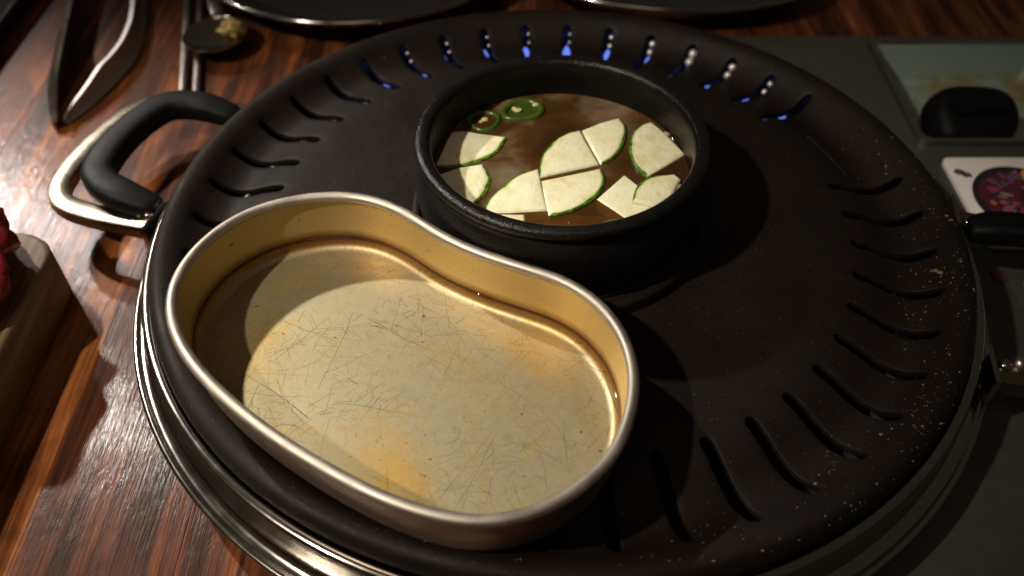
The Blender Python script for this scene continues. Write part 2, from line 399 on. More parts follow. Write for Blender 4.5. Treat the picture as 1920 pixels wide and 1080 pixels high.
def broth_col(s, p):
    c = s.ramp(s.noise(p, 26, 4, 0.5, 0.3), [(0.36, (0.060, 0.024, 0.006)), (0.52, (0.110, 0.050, 0.014)), (0.64, (0.27, 0.195, 0.115))])
    return c
M['broth'] = thin_liquid('murky_brown_broth', (0.62, 0.42, 0.22), 0.02, broth_murk, broth_col)
def flame_mat():
    s = N('blue_gas_flame'); s.set(Base_Color=(0, 0, 0), Emission_Color=(0.16, 0.26, 1.0), Emission_Strength=1.0); return s.m
M['flame'] = flame_mat()
M['glint'] = plain('glint_bead_metal', (0.85, 0.83, 0.78), 0.30, 0.6)  # bright metal for the added beads that imitate glints
M['grease'] = plain('dried_grease', (0.15, 0.115, 0.062), 0.5, 0, 0.2, 900, 0.6)

# ================================================================== SETTING: table top of wooden strips
PX0, PY1 = 0.060, 0.2265          # the metal panel let into the table: x from PX0, y up to PY1
slab = obj('table_top', *box(-0.95, 0.95, -0.65, 1.05, -0.055, -0.030), M['under'], base=(0, 0, -0.055), smooth=False)
slab['kind'] = 'structure'
x = -0.95; i = 0
while x < 0.95:
    w = random.choice((0.062, 0.075, 0.090, 0.105))
    if x < PX0 < x + w: w = PX0 - x
    x1 = min(x + w, 0.95)
    if x1 - x > 0.006:
        y0 = -0.65 if x < PX0 - 1e-6 else PY1 + 0.0008
        dz = random.uniform(-0.0001, 0.0)
        obj('plank', *box(x + 0.00004, x1 - 0.00004, y0, 1.05, -0.030, dz, 0.00012), M['wood'], slab, smooth=False)
    x = x1

# ================================================================== metal panel with the control well
panel = thing('metal_panel', 'dark grey metal panel let into the wooden table right of the grill', 'panel', (0.4, -0.2, -0.030))
WX0, WX1, WY0, WY1 = 0.2155, 0.330, 0.1085, 0.2135
PZ = 0.0012
def panel_sheet():
    V, F = [], []
    outer = [(PX0 + 0.0005, -0.65), (0.95, -0.65), (0.95, PY1), (PX0 + 0.0005, PY1)]
    inner = [(WX0, WY0), (WX1, WY0), (WX1, WY1), (WX0, WY1)]
    for P_, z in ((outer, -0.029), (outer, PZ - 0.0015), (None, PZ), (inner, PZ), (inner, PZ - 0.003)):
        if P_ is None: P_ = [(PX0 + 0.002, -0.65), (0.95, -0.65), (0.95, PY1 - 0.0015), (PX0 + 0.002, PY1 - 0.0015)]
        V += [(a, b, z) for a, b in P_]
    for k in range(4):
        for q in range(4): F.append((k * 4 + q, k * 4 + (q + 1) % 4, (k + 1) * 4 + (q + 1) % 4, (k + 1) * 4 + q))
    return V, F
obj('sheet', *panel_sheet(), M['panel'], panel, smooth=False)
L = []
for d, z in ((-0.0025, PZ + 0.0004), (-0.0018, PZ + 0.0022), (0.0, PZ + 0.0024), (0.0012, PZ + 0.0010), (0.0022, -0.002), (0.009, -0.019), (0.013, -0.021)):
    L.append([(a, b, z) for a, b in rrect(WX0 + d, WX1 - d, WY0 + d, WY1 - d, 0.006 + max(0, d) * 0.5)])
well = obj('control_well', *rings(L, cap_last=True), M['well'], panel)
L2 = [[(a, b, z) for a, b in rrect(WX0 + d, WX1 - d, WY0 + d, WY1 - d, 0.006)] for d, z in ((-0.0030, PZ + 0.0005), (-0.0026, PZ + 0.0028), (-0.0012, PZ + 0.0034), (0.0006, PZ + 0.0030), (0.0010, PZ + 0.0014))]
obj('well_lip', *rings(L2), M['steel_dark'], well)
# black control knob, leaning towards the sitter
kc = Vector((0.2520, 0.1405, -0.012)); ax = Vector((0.10, -0.42, 0.90)).normalized(); kx = Vector((1, 0.12, 0)).normalized(); kx = (kx - ax * kx.dot(ax)).normalized(); ky = ax.cross(kx)
kn = []
shape = [(-0.022, -0.017), (0.004, -0.020), (0.020, -0.017), (0.028, -0.004), (0.026, 0.010), (0.014, 0.017), (-0.012, 0.019), (-0.022, 0.013), (-0.026, -0.002)]
sm = bez([(a, b, 0) for a, b in shape], 5, True)
for k, h in ((0.90, 0.0), (1.0, 0.002), (1.02, 0.010), (0.97, 0.017), (0.88, 0.021), (0.70, 0.0225)):
    kn.append([tuple(kc + kx * p.x * k + ky * p.y * k + ax * h) for p in sm])
knob = obj('control_knob', *rings(kn, True, True), M['bakelite'], panel, sharp=60)
rp = [kc + kx * a + ax * 0.0225 for a in (-0.017, -0.006, 0.006, 0.016)]
obj('finger_ridge', *sweep(rp, ellipse(0.0045, 0.005, 12), up=ax), M['bakelite'], knob)

# printed cards on the panel
def disc(cx, cy, rx, ry, z, n=40, rot=0.0, wob=0.0, seed=0):
    V = []
    for k in range(n):
        t = 2 * PI * k / n; r = 1 + wob * mnoise.noise(Vector((math.cos(t) * 2 + seed, math.sin(t) * 2, seed * 1.7)))
        a, b = rx * r * math.cos(t), ry * r * math.sin(t)
        V.append((cx + a * math.cos(rot) - b * math.sin(rot), cy + a * math.sin(rot) + b * math.cos(rot), z))
    return V, [tuple(range(n))]
def card_body(x0, x1, y0, y1, z0, z1, r=0.004):
    return rings([[(a, b, z) for a, b in rrect(x0 + d, x1 - d, y0 + d, y1 - d, r)] for d, z in ((0, z0), (0, z1 - 0.0004), (0.0004, z1))], True, True)
c1 = thing('picture_card', 'white card with a printed platter of red meat beside the knob well', 'card', (0.27, 0.055, PZ))
obj('card_sheet', *card_body(0.2195, 0.325, 0.0200, 0.0915, PZ, 0.0040), M['white'], c1)
zc = 0.0041
pl = obj('platter_print', *disc(0.2515, 0.0540, 0.0265, 0.0290, zc, 48), M['dark_print'], c1, smooth=False)
obj('meat_print', *disc(0.2500, 0.0545, 0.0215, 0.0235, zc + 0.0002, 48, 0, 0.12, 2), M['red_print'], pl, smooth=False)
rr = random.Random(5)
for k in range(44):
    a = rr.uniform(0, 2 * PI); d = rr.uniform(0.006, 0.020)
    obj('slice_print', *disc(0.250 + d * math.cos(a), 0.0545 + d * 1.08 * math.sin(a), rr.uniform(0.0014, 0.0042), rr.uniform(0.0010, 0.0024), zc + 0.0003 + 0.00003 * k, 12, a, 0.3, k), plain('pink_print', (rr.uniform(0.10, 0.42), rr.uniform(0.02, 0.16), rr.uniform(0.04, 0.17)), 0.4) if k % 3 else M['purple_print'], pl, smooth=False)
obj('centre_print', *disc(0.2535, 0.0560, 0.0045, 0.0052, zc + 0.0017, 6, 0.5), M['dark_print'], pl, smooth=False)
obj('garnish_print', *disc(0.2540, 0.0510, 0.0062, 0.0032, zc + 0.0018, 14, 0.6, 0.3, 3), plain('blue_grey_print', (0.14, 0.20, 0.30), 0.4), pl, smooth=False)
for k, (a, b) in enumerate(((0.2247, 0.0785), (0.2275, 0.0760), (0.2285, 0.0290))):
    obj('scallop_print', *disc(a, b, 0.0030, 0.0026, zc, 14, 0, 0.5, k), M['purple_print'], c1, smooth=False)
obj('fruit_print', *disc(0.2625, 0.0740, 0.0060, 0.0060, zc + 0.0003, 24, 0, 0.1, 9), M['orange_print'], c1, smooth=False)
obj('fruit_print', *disc(0.2575, 0.0350, 0.0040, 0.0025, zc + 0.0003, 16, 0, 0.2, 4), M['orange_print'], c1, smooth=False)
c2 = thing('notice_card', 'white card in a dark frame under the right handle', 'card', (0.27, -0.04, PZ))
obj('card_frame', *card_body(0.2200, 0.325, -0.085, -0.0010, PZ, 0.0030), M['panel'], c2)
obj('card_sheet', *card_body(0.2265, 0.322, -0.082, -0.0040, 0.0031, 0.0046), M['white'], c2)
obj('red_band', *card_body(0.2145, 0.2205, -0.0035, 0.0045, PZ + 0.0001, 0.0026, 0.0015), M['red_print'], c2)

# ================================================================== steel grill base with two handles and the gas ring
base = thing('gas_burner', 'round polished steel gas burner with two black looped handles under the plate', 'burner', (0, 0, 0.0013))
prof = [(0.120, 0.0090), (0.150, 0.0090), (0.172, 0.0130), (0.1775, 0.020), (0.1780, 0.0345), (0.1794, 0.0378), (0.1815, 0.0388), (0.1836, 0.0385), (0.1846, 0.0372), (0.1842, 0.0355),
        (0.1834, 0.0342), (0.1835, 0.0300), (0.1845, 0.0245), (0.1866, 0.0210), (0.1895, 0.0199), (0.1915, 0.0203), (0.1927, 0.0200), (0.1931, 0.0191), (0.1922, 0.0183), (0.1880, 0.0172),
        (0.168, 0.0118), (0.156, 0.0080), (0.153, 0.0013), (0.120, 0.0013)]
def smooth_profile(pr, k=4):
    return [(v.x, v.y) for v in bez([(r, z, 0) for r, z in pr], k)]
obj('body', *lathe(smooth_profile(prof[4:], 3), 160), M['steel'], base, sharp=70)
obj('liner', *lathe(smooth_profile(prof[:5], 3), 160), M['liner'], base, sharp=70)
obj('drip_floor', *lathe([(0.0005, 0.0088), (0.121, 0.0088), (0.1215, 0.0070)], 64), M['steel_in'], base)
ring = obj('gas_ring', *lathe([(0.1600 + 0.0055 * math.cos(t * PI / 6), 0.0150 + 0.005 * math.sin(t * PI / 6)) for t in range(13)], 96), M['steel_in'], base)
fl = []; off_f = math.radians(4)
for k in range(22):
    a = off_f + 2 * PI * (k + 8) / 84 + 0.01
    h = 0.0065 + 0.0015 * rr.random(); r0 = 0.1650
    fl.append(lathe([(0.0010, 0.0200), (0.0018, 0.0220), (0.0023, 0.0260), (0.0016, 0.0278), (0.0001, 0.0230 + h)], 8, (r0 * math.cos(a), r0 * math.sin(a))))
fo = obj('flames', *join(*fl), M['flame'], ring); fo['kind'] = 'stuff'

def handle(ang, short=False):
    ca, sa = math.cos(ang), math.sin(ang)
    def T(u, v, z): return Vector((u * ca - v * sa, u * sa + v * ca, z))
    path = bez([T(0.1840, -0.0475, 0.0270), T(0.200, -0.0475, 0.0258), T(0.222, -0.0475, 0.0252), T(0.2400, -0.0440, 0.0252), T(0.2505, -0.0300, 0.0252), T(0.2540, 0, 0.0252),
                T(0.2505, 0.0300, 0.0252), T(0.2400, 0.0440, 0.0252), T(0.222, 0.0475, 0.0252), T(0.200, 0.0475, 0.0258), T(0.1840, 0.0475, 0.0270)], 6)
    h = obj('handle', *sweep(path, [(0.0044, -0.0050), (0.0056, -0.0020), (0.0050, 0.0026), (0.0034, 0.0032), (-0.0034, 0.0032), (-0.0050, 0.0026), (-0.0056, -0.0020), (-0.0044, -0.0050)]), M['strap'], base, sharp=50)
    gp = bez([T(0.1890, -0.0385, 0.0300), T(0.2040, -0.0385, 0.0330), T(0.2180, -0.0355, 0.0345), T(0.2275, -0.0260, 0.0352), T(0.2315, 0, 0.0354), T(0.2275, 0.0260, 0.0352), T(0.2180, 0.0355, 0.0345), T(0.2040, 0.0385, 0.0330), T(0.1890, 0.0385, 0.0300)], 6)
    if short: gp = gp[22:]
    obj('grip', *sweep(gp, ellipse(0.0082, 0.0062, 20, 3.2), scale=lambda t: 0.62 + 0.38 * min(1.0, math.sin(PI * t) * 2.2) ** 0.6), M['bakelite'], h, sharp=60)
    for s_ in (-1, 1):
        pl_ = [T(0.1838, s_ * 0.0475 + d, 0.0280) for d in (-0.010, -0.005, 0.005, 0.010)]
        obj('weld_tab', *sweep(pl_, ellipse(0.0014, 0.0065, 12, 4)), M['steel'], h)
        V, F = blob(T(0.1900, s_ * 0.0440, 0.0300), (0.0028, 0.0028, 0.0022), 3 + s_, 0.05)
        obj('rivet', V, F, M['steel'], h)
        V, F = blob(T(0.1960, s_ * 0.0420, 0.0275), (0.0032, 0.0090 if False else 0.0040, 0.0052), 5 + s_, 0.05)
        obj('grip_post', V, F, M['steel_dark'], h)
handle(math.radians(163)); handle(math.radians(-10.5), True)

# ================================================================== cast grill plate with slots
plate = thing('grill_plate', 'round black cast grill plate with a ring of slots around the pot', 'grill plate', (0, 0, Z - 0.010))
pr_ = [(0.0, -0.0040), (0.06, -0.0040), (0.120, -0.0041), (0.130, -0.0046), (0.138, -0.0062), (0.146, -0.0092), (0.152, -0.0107), (0.157, -0.0103), (0.162, -0.0078), (0.1665, -0.0040), (0.170, -0.0010), (0.173, 0.0004), (0.1755, 0.0006), (0.178, -0.0006), (0.1795, -0.0030), (0.1800, -0.0055), (0.1794, -0.0085)]
dense = bez([(r, z, 0) for r, z in pr_], 8)
RR = np.array([p.x for p in dense]); ZZ = np.array([p.y for p in dense])
def zprof(r):
    i = int(np.argmin(np.abs(RR[:-9] - r))) if r < 0.1795 else None
    return float(np.interp(r, RR[:-12], ZZ[:-12]))
NS = 42; off0 = math.radians(0.3); S0, S1, HW = 0.1300, 0.1665, 0.0025
drain = {2, 3, 23, 24}
rows = [0.0, 0.03, 0.06, 0.09, 0.115, 0.125, S0, S0 + 0.0004, S0 + 0.0012, S0 + 0.0026] + list(np.linspace(0.135, 0.1605, 12)) + [0.1439, 0.1458] + [S1 - 0.0026, S1 - 0.0012, S1 - 0.0004, S1, 0.1683, 0.170, 0.1717, 0.1733, 0.1748, 0.1763]
rows = sorted(set(round(float(r), 5) for r in rows))
tail = [(0.1776, -0.0003), (0.1788, -0.0017), (0.1796, -0.0036), (0.1800, -0.0058), (0.1797, -0.0078)]
def halfw(r):
    for d, w in ((0.0, 0.0004), (0.0004, 0.0013), (0.0012, 0.0020)):
        if abs(r - (S0 + d)) < 1e-5 or abs(r - (S1 - d)) < 1e-5: return w
    return HW
V, F = [], []
prof_rows = [(r, zprof(r)) for r in rows[1:]] + tail
NC = 8
rp_ = random.Random(3)
for r, z in prof_rows:
    h = PI / NS; e = min(halfw(r) / r, h * 0.6)
    for s_ in range(NS):
        ac = off0 + s_ * 2 * h
        for f in (-h, -(h * 0.67 + e * 0.33), -(h * 0.33 + e * 0.67), -e, e, (h * 0.33 + e * 0.67), (h * 0.67 + e * 0.33)):
            a = ac + f; V.append((r * math.cos(a), r * math.sin(a), Z + z))
nc = 7 * NS
ci = len(V); V.append((0, 0, Z + zprof(0.0)))
for k in range(nc): F.append((ci, k, (k + 1) % nc))
for i in range(len(prof_rows) - 1):
    r0, r1 = prof_rows[i][0], prof_rows[i + 1][0]
    for k in range(nc):
        s_, c = divmod(k, 7)
        if c == 3 and s_ not in drain and r0 >= S0 - 1e-6 and r1 <= S1 + 1e-6: continue
        if r0 >= 0.1438 and r1 <= 0.1459 and ((s_ in (2, 23) and c >= 0) or (s_ in (3, 24) and c <= 3)): continue
        F.append((i * nc + k, i * nc + (k + 1) % nc, (i + 1) * nc + (k + 1) % nc, (i + 1) * nc + k))
disc_o = obj('plate_disc', V, F, M['plate'], plate, sharp=60)
sd = disc_o.modifiers.new('thickness', 'SOLIDIFY'); sd.thickness = 0.0030; sd.offset = -1; sd.use_even_offset = False
bv = disc_o.modifiers.new('edges', 'BEVEL'); bv.width = 0.0005; bv.segments = 2; bv.limit_method = 'ANGLE'; bv.angle_limit = math.radians(55)
collar = [(0.0520, Z - 0.0035), (0.0655, Z - 0.0037), (0.0668, Z - 0.0025), (0.0664, Z + 0.0008), (0.0650, Z + 0.0020), (0.0630, Z + 0.0018), (0.0610, Z + 0.0004), (0.0520, Z + 0.0002)]
obj('pot_collar', *lathe(smooth_profile(collar, 4), 96), M['plate'], plate, sharp=70)
# pale metallic beads added in the far slots to imitate glints of fat
for k in range(5, 15):
    a = off0 + k * 2 * PI / NS
    for d in (0.1585, 0.1628):
        q = 0.0009 + 0.0018 * max(0, 1 - abs(k - 6.8) / 3)
        aa = a - 0.0016 / d
        obj('glint_bead', *blob((d * math.cos(aa), d * math.sin(aa), Z - 0.0108 + (d - 0.1585) * 0.7), (q, q, q), k + d * 100, 0.1, 1.5, 12, 8), M['glint'], plate)
# dried grease splashes, thickest on the right of the rim
gs = []
for k in range(1100):
    t = rp_.gauss(-22, 30); a = math.radians(t); r = min(0.1785, max(0.140, rp_.gauss(0.1680, 0.0075)))
    if rp_.random() < 0.12: a = rp_.uniform(0, 2 * PI); r = rp_.uniform(0.150, 0.1785)
    sr = (a - off0) / (2 * PI / NS); fr = abs(sr - round(sr)) * 2 * PI / NS * r
    if fr < 0.0034 and S0 - 0.001 < r < S1 + 0.001: continue
    z = Z + (zprof(r) if r < 0.1763 else float(np.interp(r, [0.1763, 0.1776, 0.1788], [zprof(0.1763), -0.0003, -0.0017])))
    q = min(0.0011, 0.00017 * math.exp(rp_.gauss(0, 0.55)))
    if mnoise.noise(Vector((a * 6, r * 90, 3.3))) < -0.05 and rp_.random() < 0.8: continue
    gs.append(blob((r * math.cos(a), r * math.sin(a), z), (q * rp_.uniform(0.7, 2.2), q * rp_.uniform(0.6, 1.3), q * 0.4), k, 0.5, 1.6, 7, 4))
go = obj('grease_specks', *join(*gs), M['grease'], plate); go['kind'] = 'stuff'

# ================================================================== earthenware pot with soup
pot = thing('soup_pot', 'black glazed earthenware pot of zucchini soup in the middle of the plate', 'pot', (0, 0.0015, Z + 0.0005))
PC = (0.0, 0.0015)
pp = [(0.030, 0.0012), (0.0585, 0.0012), (0.0600, 0.0022), (0.0612, 0.0060), (0.0628, 0.0120), (0.0636, 0.0190), (0.0632, 0.0255), (0.0618, 0.0300), (0.0608, 0.0325), (0.0612, 0.0345), (0.0624, 0.0360), (0.0625, 0.0380), (0.0614, 0.0394), (0.0592, 0.0398), (0.0570, 0.0391), (0.0558, 0.0372), (0.0554, 0.0335), (0.0556, 0.0250), (0.0545, 0.0160), (0.050, 0.0090), (0.040, 0.0068), (0.020, 0.0062), (0.0004, 0.0062)]
obj('pot_body', *lathe([(r, Z + z) for r, z in smooth_profile(pp, 4)], 128, PC), M['pot'], pot, sharp=75)
BZ = Z + 0.0212
br = lathe([(0.0003, BZ), (0.02, BZ), (0.04, BZ), (0.050, BZ), (0.0540, BZ + 0.0001), (0.0553, BZ + 0.0005), (0.0559, BZ + 0.0013)], 96, PC)
tag(obj('broth', *br, M['broth'], base=(PC[0], PC[1], BZ), face_up=True), 'murky brown broth filling the black earthenware pot', 'broth')

bub = []
rb_ = random.Random(12)
for k in range(120):
    a = rb_.uniform(0, 2 * PI); r = 0.0545 * math.sqrt(rb_.random()) if k % 3 else 0.0552 - 0.0022 * rb_.random()
    q = rb_.choice((0.0003, 0.0004, 0.0005, 0.0008, 0.0012))
    bub.append(lathe([(q, BZ + 0.00003), (q * 0.85, BZ + q * 0.16 + 0.00003), (q * 0.45, BZ + q * 0.26 + 0.00003), (0.00001, BZ + q * 0.30 + 0.00003)], 10, (PC[0] + r * math.cos(a), PC[1] + r * math.sin(a))))
bo = obj('fat_eyes', *join(*bub), M['oil'], bpy.data.objects['broth'], face_up=True); bo['kind'] = 'stuff'
ZUC = {
'A': ([[-0.0552, 0.0022], [-0.0492, 0.0279], [-0.0436, 0.0284], [-0.035, 0.0256], [-0.0236, 0.0228], [-0.0273, 0.0126], [-0.0345, 0.0059], [-0.0425, 0.0026], [-0.0489, 0.0018]], 4, 5, 0.0, (0.02, -0.01), 'zucchini slice nearest the pepper rings, half shaded by the pot wall'),
'B': ([[-0.0538, -0.0056], [-0.0443, 0.0001], [-0.034, 0.003], [-0.0311, -0.0034], [-0.0304, -0.009], [-0.0329, -0.0172], [-0.038, -0.0249], [-0.0443, -0.0186], [-0.0509, -0.0104]], 2, 4, 0.0004, (-0.02, 0.01), 'half shaded zucchini slice against the left pot wall, green edge facing right'),
'C': ([[-0.033, -0.0288], [-0.0312, -0.0212], [-0.0252, -0.0118], [-0.0181, -0.0048], [-0.01, -0.0009], [-0.0088, -0.009], [-0.0067, -0.0271], [-0.0182, -0.028]], 0, 4, 0.0003, (0.01, 0.02), 'zucchini quarter lying over a second slice at the near rim'),
'D': ([[-0.0088, -0.0079], [0.0175, 0.0002], [0.0186, -0.0062], [0.017, -0.0138], [0.0121, -0.0214], [0.0049, -0.0271], [-0.0012, -0.0297], [-0.0059, -0.0306], [-0.0076, -0.0199]], 1, 6, 0.0004, (0.015, -0.01), 'large zucchini piece with its green edge towards the near rim, middle of the pot'),
'E': ([[0.0168, 0.0031], [0.0044, -0.0013], [-0.0094, -0.0061], [-0.0089, 0.0023], [-0.007, 0.0111], [-0.0021, 0.0194], [0.0037, 0.0249], [0.0097, 0.0275], [0.0134, 0.0141]], 2, 5, 0.0006, (-0.01, 0.01), 'zucchini piece in the pot centre with its green edge towards the open broth'),
'F': ([[0.0109, 0.0272], [0.0203, 0.0328], [0.0282, 0.036], [0.0306, 0.0304], [0.03, 0.0218], [0.0272, 0.0134], [0.0225, 0.0067], [0.0177, 0.0029], [0.0143, 0.0141]], 2, 5, 0.0008, (0.01, 0.015), 'farthest of the central zucchini pieces, green edge facing right'),
'G': ([[0.0553, 0.0097], [0.0471, 0.0024], [0.0369, -0.0065], [0.0332, -0.0005], [0.0313, 0.0075], [0.0312, 0.0164], [0.0341, 0.0257], [0.0388, 0.032], [0.0428, 0.0344], [0.0485, 0.0249]], 2, 6, 0.0009, (-0.01, -0.01), 'big zucchini quarter touching the right pot wall'),
'H': ([[0.0144, -0.0199], [0.027, -0.0051], [0.0376, -0.0185], [0.0376, -0.0264], [0.0327, -0.0318], [0.0274, -0.0338]], 2, 2, 0.0003, (0.02, 0.02), 'pale four sided zucchini piece partly under another slice'),
'I': ([[0.0288, -0.0235], [0.0314, -0.0147], [0.0378, -0.008], [0.0483, -0.0057], [0.0508, -0.0089], [0.0455, -0.0198], [0.0384, -0.0264]], 0, 3, 0.0020, (-0.03, 0.03), 'small wet zucchini slice lying across the pale four sided piece'),
'J': ([[-0.0328, -0.0296], [-0.0161, -0.0299], [-0.0156, -0.0379], [-0.0217, -0.0404], [-0.0284, -0.0367]], 2, 2, 0.0002, (0.0, 0.0), 'zucchini slice mostly hidden behind the near pot rim'),
}
for key, (P_, s0, ns, dz, tilt, lab) in ZUC.items():
    n = len(P_)
    # refine skin edges to smooth arcs
    fl_ = [(s0 <= k < s0 + ns) if s0 + ns <= n else (k >= s0 or k < (s0 + ns) % n) for k in range(n)]   # edge k -> k+1 is skin
    pts, sk = [], []
    vv = [Vector((a, b, 0)) for a, b in P_]
    for k in range(n):
        p1, p2 = vv[k], vv[(k + 1) % n]
        m = 5 if fl_[k] else 2
        p0 = vv[k - 1] if fl_[k - 1] else p1 * 2 - p2
        p3 = vv[(k + 2) % n] if fl_[(k + 1) % n] else p2 * 2 - p1
        if not fl_[k]: p0, p3 = p1 * 2 - p2, p2 * 2 - p1
        for q in range(m):
            t = q / m
            w = 0.5 * ((2 * p1) + (p2 - p0) * t + (2 * p0 - 5 * p1 + 4 * p2 - p3) * t * t + (3 * p1 - p0 - 3 * p2 + p3) * t ** 3)
            jit = 0.00022 if not fl_[k] else 0.00012
            w = w + Vector((mnoise.noise(w * 320), mnoise.noise(w * 320 + Vector((9, 9, 9))), 0)) * jit
            pts.append(w); sk.append(fl_[k])
    n = len(pts); cen = sum(pts, Vector()) / n
    area = sum(pts[k].x * pts[(k + 1) % n].y - pts[(k + 1) % n].x * pts[k].y for k in range(n))
    if area < 0: pass
    top, ins = [], []
    zt = Z + 0.0219 + dz; tilt = (tilt[0] * 1.8, tilt[1] * 1.8)
    def zat(p): return zt + (p.x - cen.x) * tilt[0] + (p.y - cen.y) * tilt[1]
    for k in range(n):
        t = (pts[(k + 1) % n] - pts[k - 1]).normalized(); nrm = Vector((-t.y, t.x, 0)) * (1 if area > 0 else -1)
        edge = sk[k] or sk[k - 1]
        inw = (cen - pts[k]).normalized()
        ins.append(pts[k] + inw * (0.0013 + 0.0006 * mnoise.noise(pts[k] * 300) if edge else 0.0007))
    ins2 = []
    for k in range(n):
        t = (ins[(k + 1) % n] - ins[k - 1]).normalized(); nrm = Vector((-t.y, t.x, 0)) * (1 if area > 0 else -1)
        ins2.append(ins[k] + (cen - ins[k]).normalized() * (0.0012 if (sk[k] or sk[k - 1]) else 0.0004))
    V = [(p.x, p.y, zat(p) - 0.0062) for p in pts] + [(p.x, p.y, zat(p) - 0.00055) for p in pts] + [(p.x, p.y, zat(p)) for p in ins] + [(p.x, p.y, zat(p) + 0.00008) for p in ins2]
    ge = [0.985 * 1 for _ in range(n)]
    F, fm = [], []
    for k in range(n):
        j = (k + 1) % n; m_ = 1 if sk[k] else 0
        F.append((k, j, n + j, n + k)); fm.append(m_)
        F.append((n + k, n + j, 2 * n + j, 2 * n + k)); fm.append(m_)
        F.append((2 * n + k, 2 * n + j, 3 * n + j, 3 * n + k)); fm.append(2 if sk[k] else 0)
    for k in range(n):
        p = ins2[k].lerp(cen, 0.5); V.append((p.x, p.y, zat(p) + 0.00022 + 0.00045 * mnoise.noise(p * 260)))
    V.append((cen.x, cen.y, zat(cen) + 0.00005))
    for k in range(n):
        j = (k + 1) % n
        F.append((3 * n + k, 3 * n + j, 4 * n + j, 4 * n + k)); fm.append(0)
        F.append((4 * n + k, 4 * n + j, 5 * n)); fm.append(0)
    F.append(tuple(range(n))); fm.append(0)
    tag(obj('zucchini_slice', V, F, [M['flesh'], M['skin'], M['flesh_edge']], base=(cen.x, cen.y, zt - 0.0062), fmat=fm, sharp=35), lab, 'zucchini', 'zucchini pieces floating in the soup')
# green pepper rings
def pepper(cx, cy, rx, ry, rot, tz, lab, seeds):
    t = thing('pepper_ring', lab, 'pepper', (cx, cy, BZ - 0.002), 'green pepper rings in the soup')
    V, F = [], []; n = 40
    for lev, (k, z) in enumerate(((1.0, -0.002), (1.03, 0.0), (0.98, 0.0010), (0.88, 0.0011), (0.76, 0.0008), (0.72, -0.001))):
        for q in range(n):
            a = 2 * PI * q / n; w = 1 + 0.05 * math.sin(3 * a + cx * 900)
            x_, y_ = rx * k * w * math.cos(a), ry * k * w * math.sin(a)
            V.append((cx + x_ * math.cos(rot) - y_ * math.sin(rot), cy + x_ * math.sin(rot) + y_ * math.cos(rot), BZ + tz + z))
    for l_ in range(5):
        for q in range(n): F.append((l_ * n + q, l_ * n + (q + 1) % n, (l_ + 1) * n + (q + 1) % n, (l_ + 1) * n + q))
    obj('flesh_ring', V, F, M['pepper'], t, sharp=70)
    V, F = disc(cx, cy, rx * 0.74, ry * 0.74, BZ + tz - 0.0002, 30, rot)
    obj('inner_membrane', V, F, M['pepper_in'], t)
    for sx, sy, sr in seeds:
        V, F = blob((cx + sx, cy + sy, BZ + tz + 0.0006), (sr, sr * 0.72, 0.0008), sx * 1e4, 0.25, 1.5, 12, 8)
        obj('seed', V, F, M['seed'], t)
pepper(-0.0342, 0.0360, 0.0078, 0.0078, 0.3, -0.0001, 'dim green pepper ring beside the half shaded zucchini', ((0.0005, 0.0005, 0.0016), (-0.0012, -0.0014, 0.0011)))
pepper(-0.0160, 0.0440, 0.0105, 0.0080, 0.45, 0.0003, 'green pepper ring with pale seeds by the far pot wall', ((-0.0026, -0.0006, 0.0021), (-0.0042, 0.0006, 0.0012), (0.0060, 0.0036, 0.0017)))
V, F = blob((0.0215, -0.0362, BZ - 0.0002), (0.0075, 0.0040, 0.0012), 4, 0.2)
tag(obj('pepper_piece', V, F, M['pepper'], base=(0.0215, -0.0362, BZ - 0.002)), 'small bright green pepper piece at the near pot rim', 'pepper')
for c, r, sd_, lab in (((0.0487, -0.0135, BZ - 0.0012), (0.0050, 0.0070, 0.0020), 2, 'tan soaked food lump against the right inner pot wall'),
                       ((0.0070, -0.0350, BZ - 0.0026), (0.0170, 0.0070, 0.0022), 6, 'pale soaked lump under the broth at the near pot rim'),
                       ((0.0300, 0.0440, BZ - 0.0023), (0.0130, 0.0045, 0.0018), 8, 'pale soaked sliver under the broth at the far right wall'),
                       ((0.0492, 0.0250, BZ + 0.0004), (0.0016, 0.0013, 0.0010), 3, 'tiny pale crumb floating behind the big zucchini quarter')):
    V, F = blob(c, r, sd_, 0.45, 1.9, 24, 14)
    tag(obj('soup_morsel', V, F, M['tofu'], base=(c[0], c[1], c[2] - r[2])), lab, 'food')

# ================================================================== kidney shaped pan with liquid
KID = [[-0.0949, -0.0194], [-0.0856, -0.0201], [-0.0761, -0.0229], [-0.0665, -0.0281], [-0.0584, -0.0349], [-0.0505, -0.0426], [-0.0414, -0.0491], [-0.0325, -0.0543], [-0.0239, -0.0584], [-0.0154, -0.0621], [-0.007, -0.0655], [0.0013, -0.07], [0.0092, -0.0771], [0.0154, -0.0854], [0.0199, -0.0953], [0.0222, -0.1047], [0.0229, -0.1145], [0.0224, -0.1224], [0.0199, -0.133], [0.0169, -0.1416], [0.0127, -0.1492], [0.0076, -0.1553], [0.0015, -0.1611], [-0.0054, -0.1662], [-0.0122, -0.1695], [-0.0188, -0.1717], [-0.0265, -0.1733], [-0.0341, -0.1733], [-0.0429, -0.1717], [-0.0519, -0.169], [-0.0611, -0.1653], [-0.0707, -0.1605], [-0.0818, -0.154], [-0.0935, -0.1466], [-0.1044, -0.1389], [-0.1161, -0.1294], [-0.1271, -0.1194], [-0.1369, -0.1082], [-0.1435, -0.098], [-0.148, -0.0874], [-0.1499, -0.0782], [-0.1502, -0.0686], [-0.1481, -0.0575], [-0.1436, -0.047], [-0.1371, -0.0372], [-0.1283, -0.0293], [-0.1173, -0.0235], [-0.1055, -0.0204]]
K = np.array([(p.x, p.y) for p in bez([(a, b, 0) for a, b in KID], 8, True)])
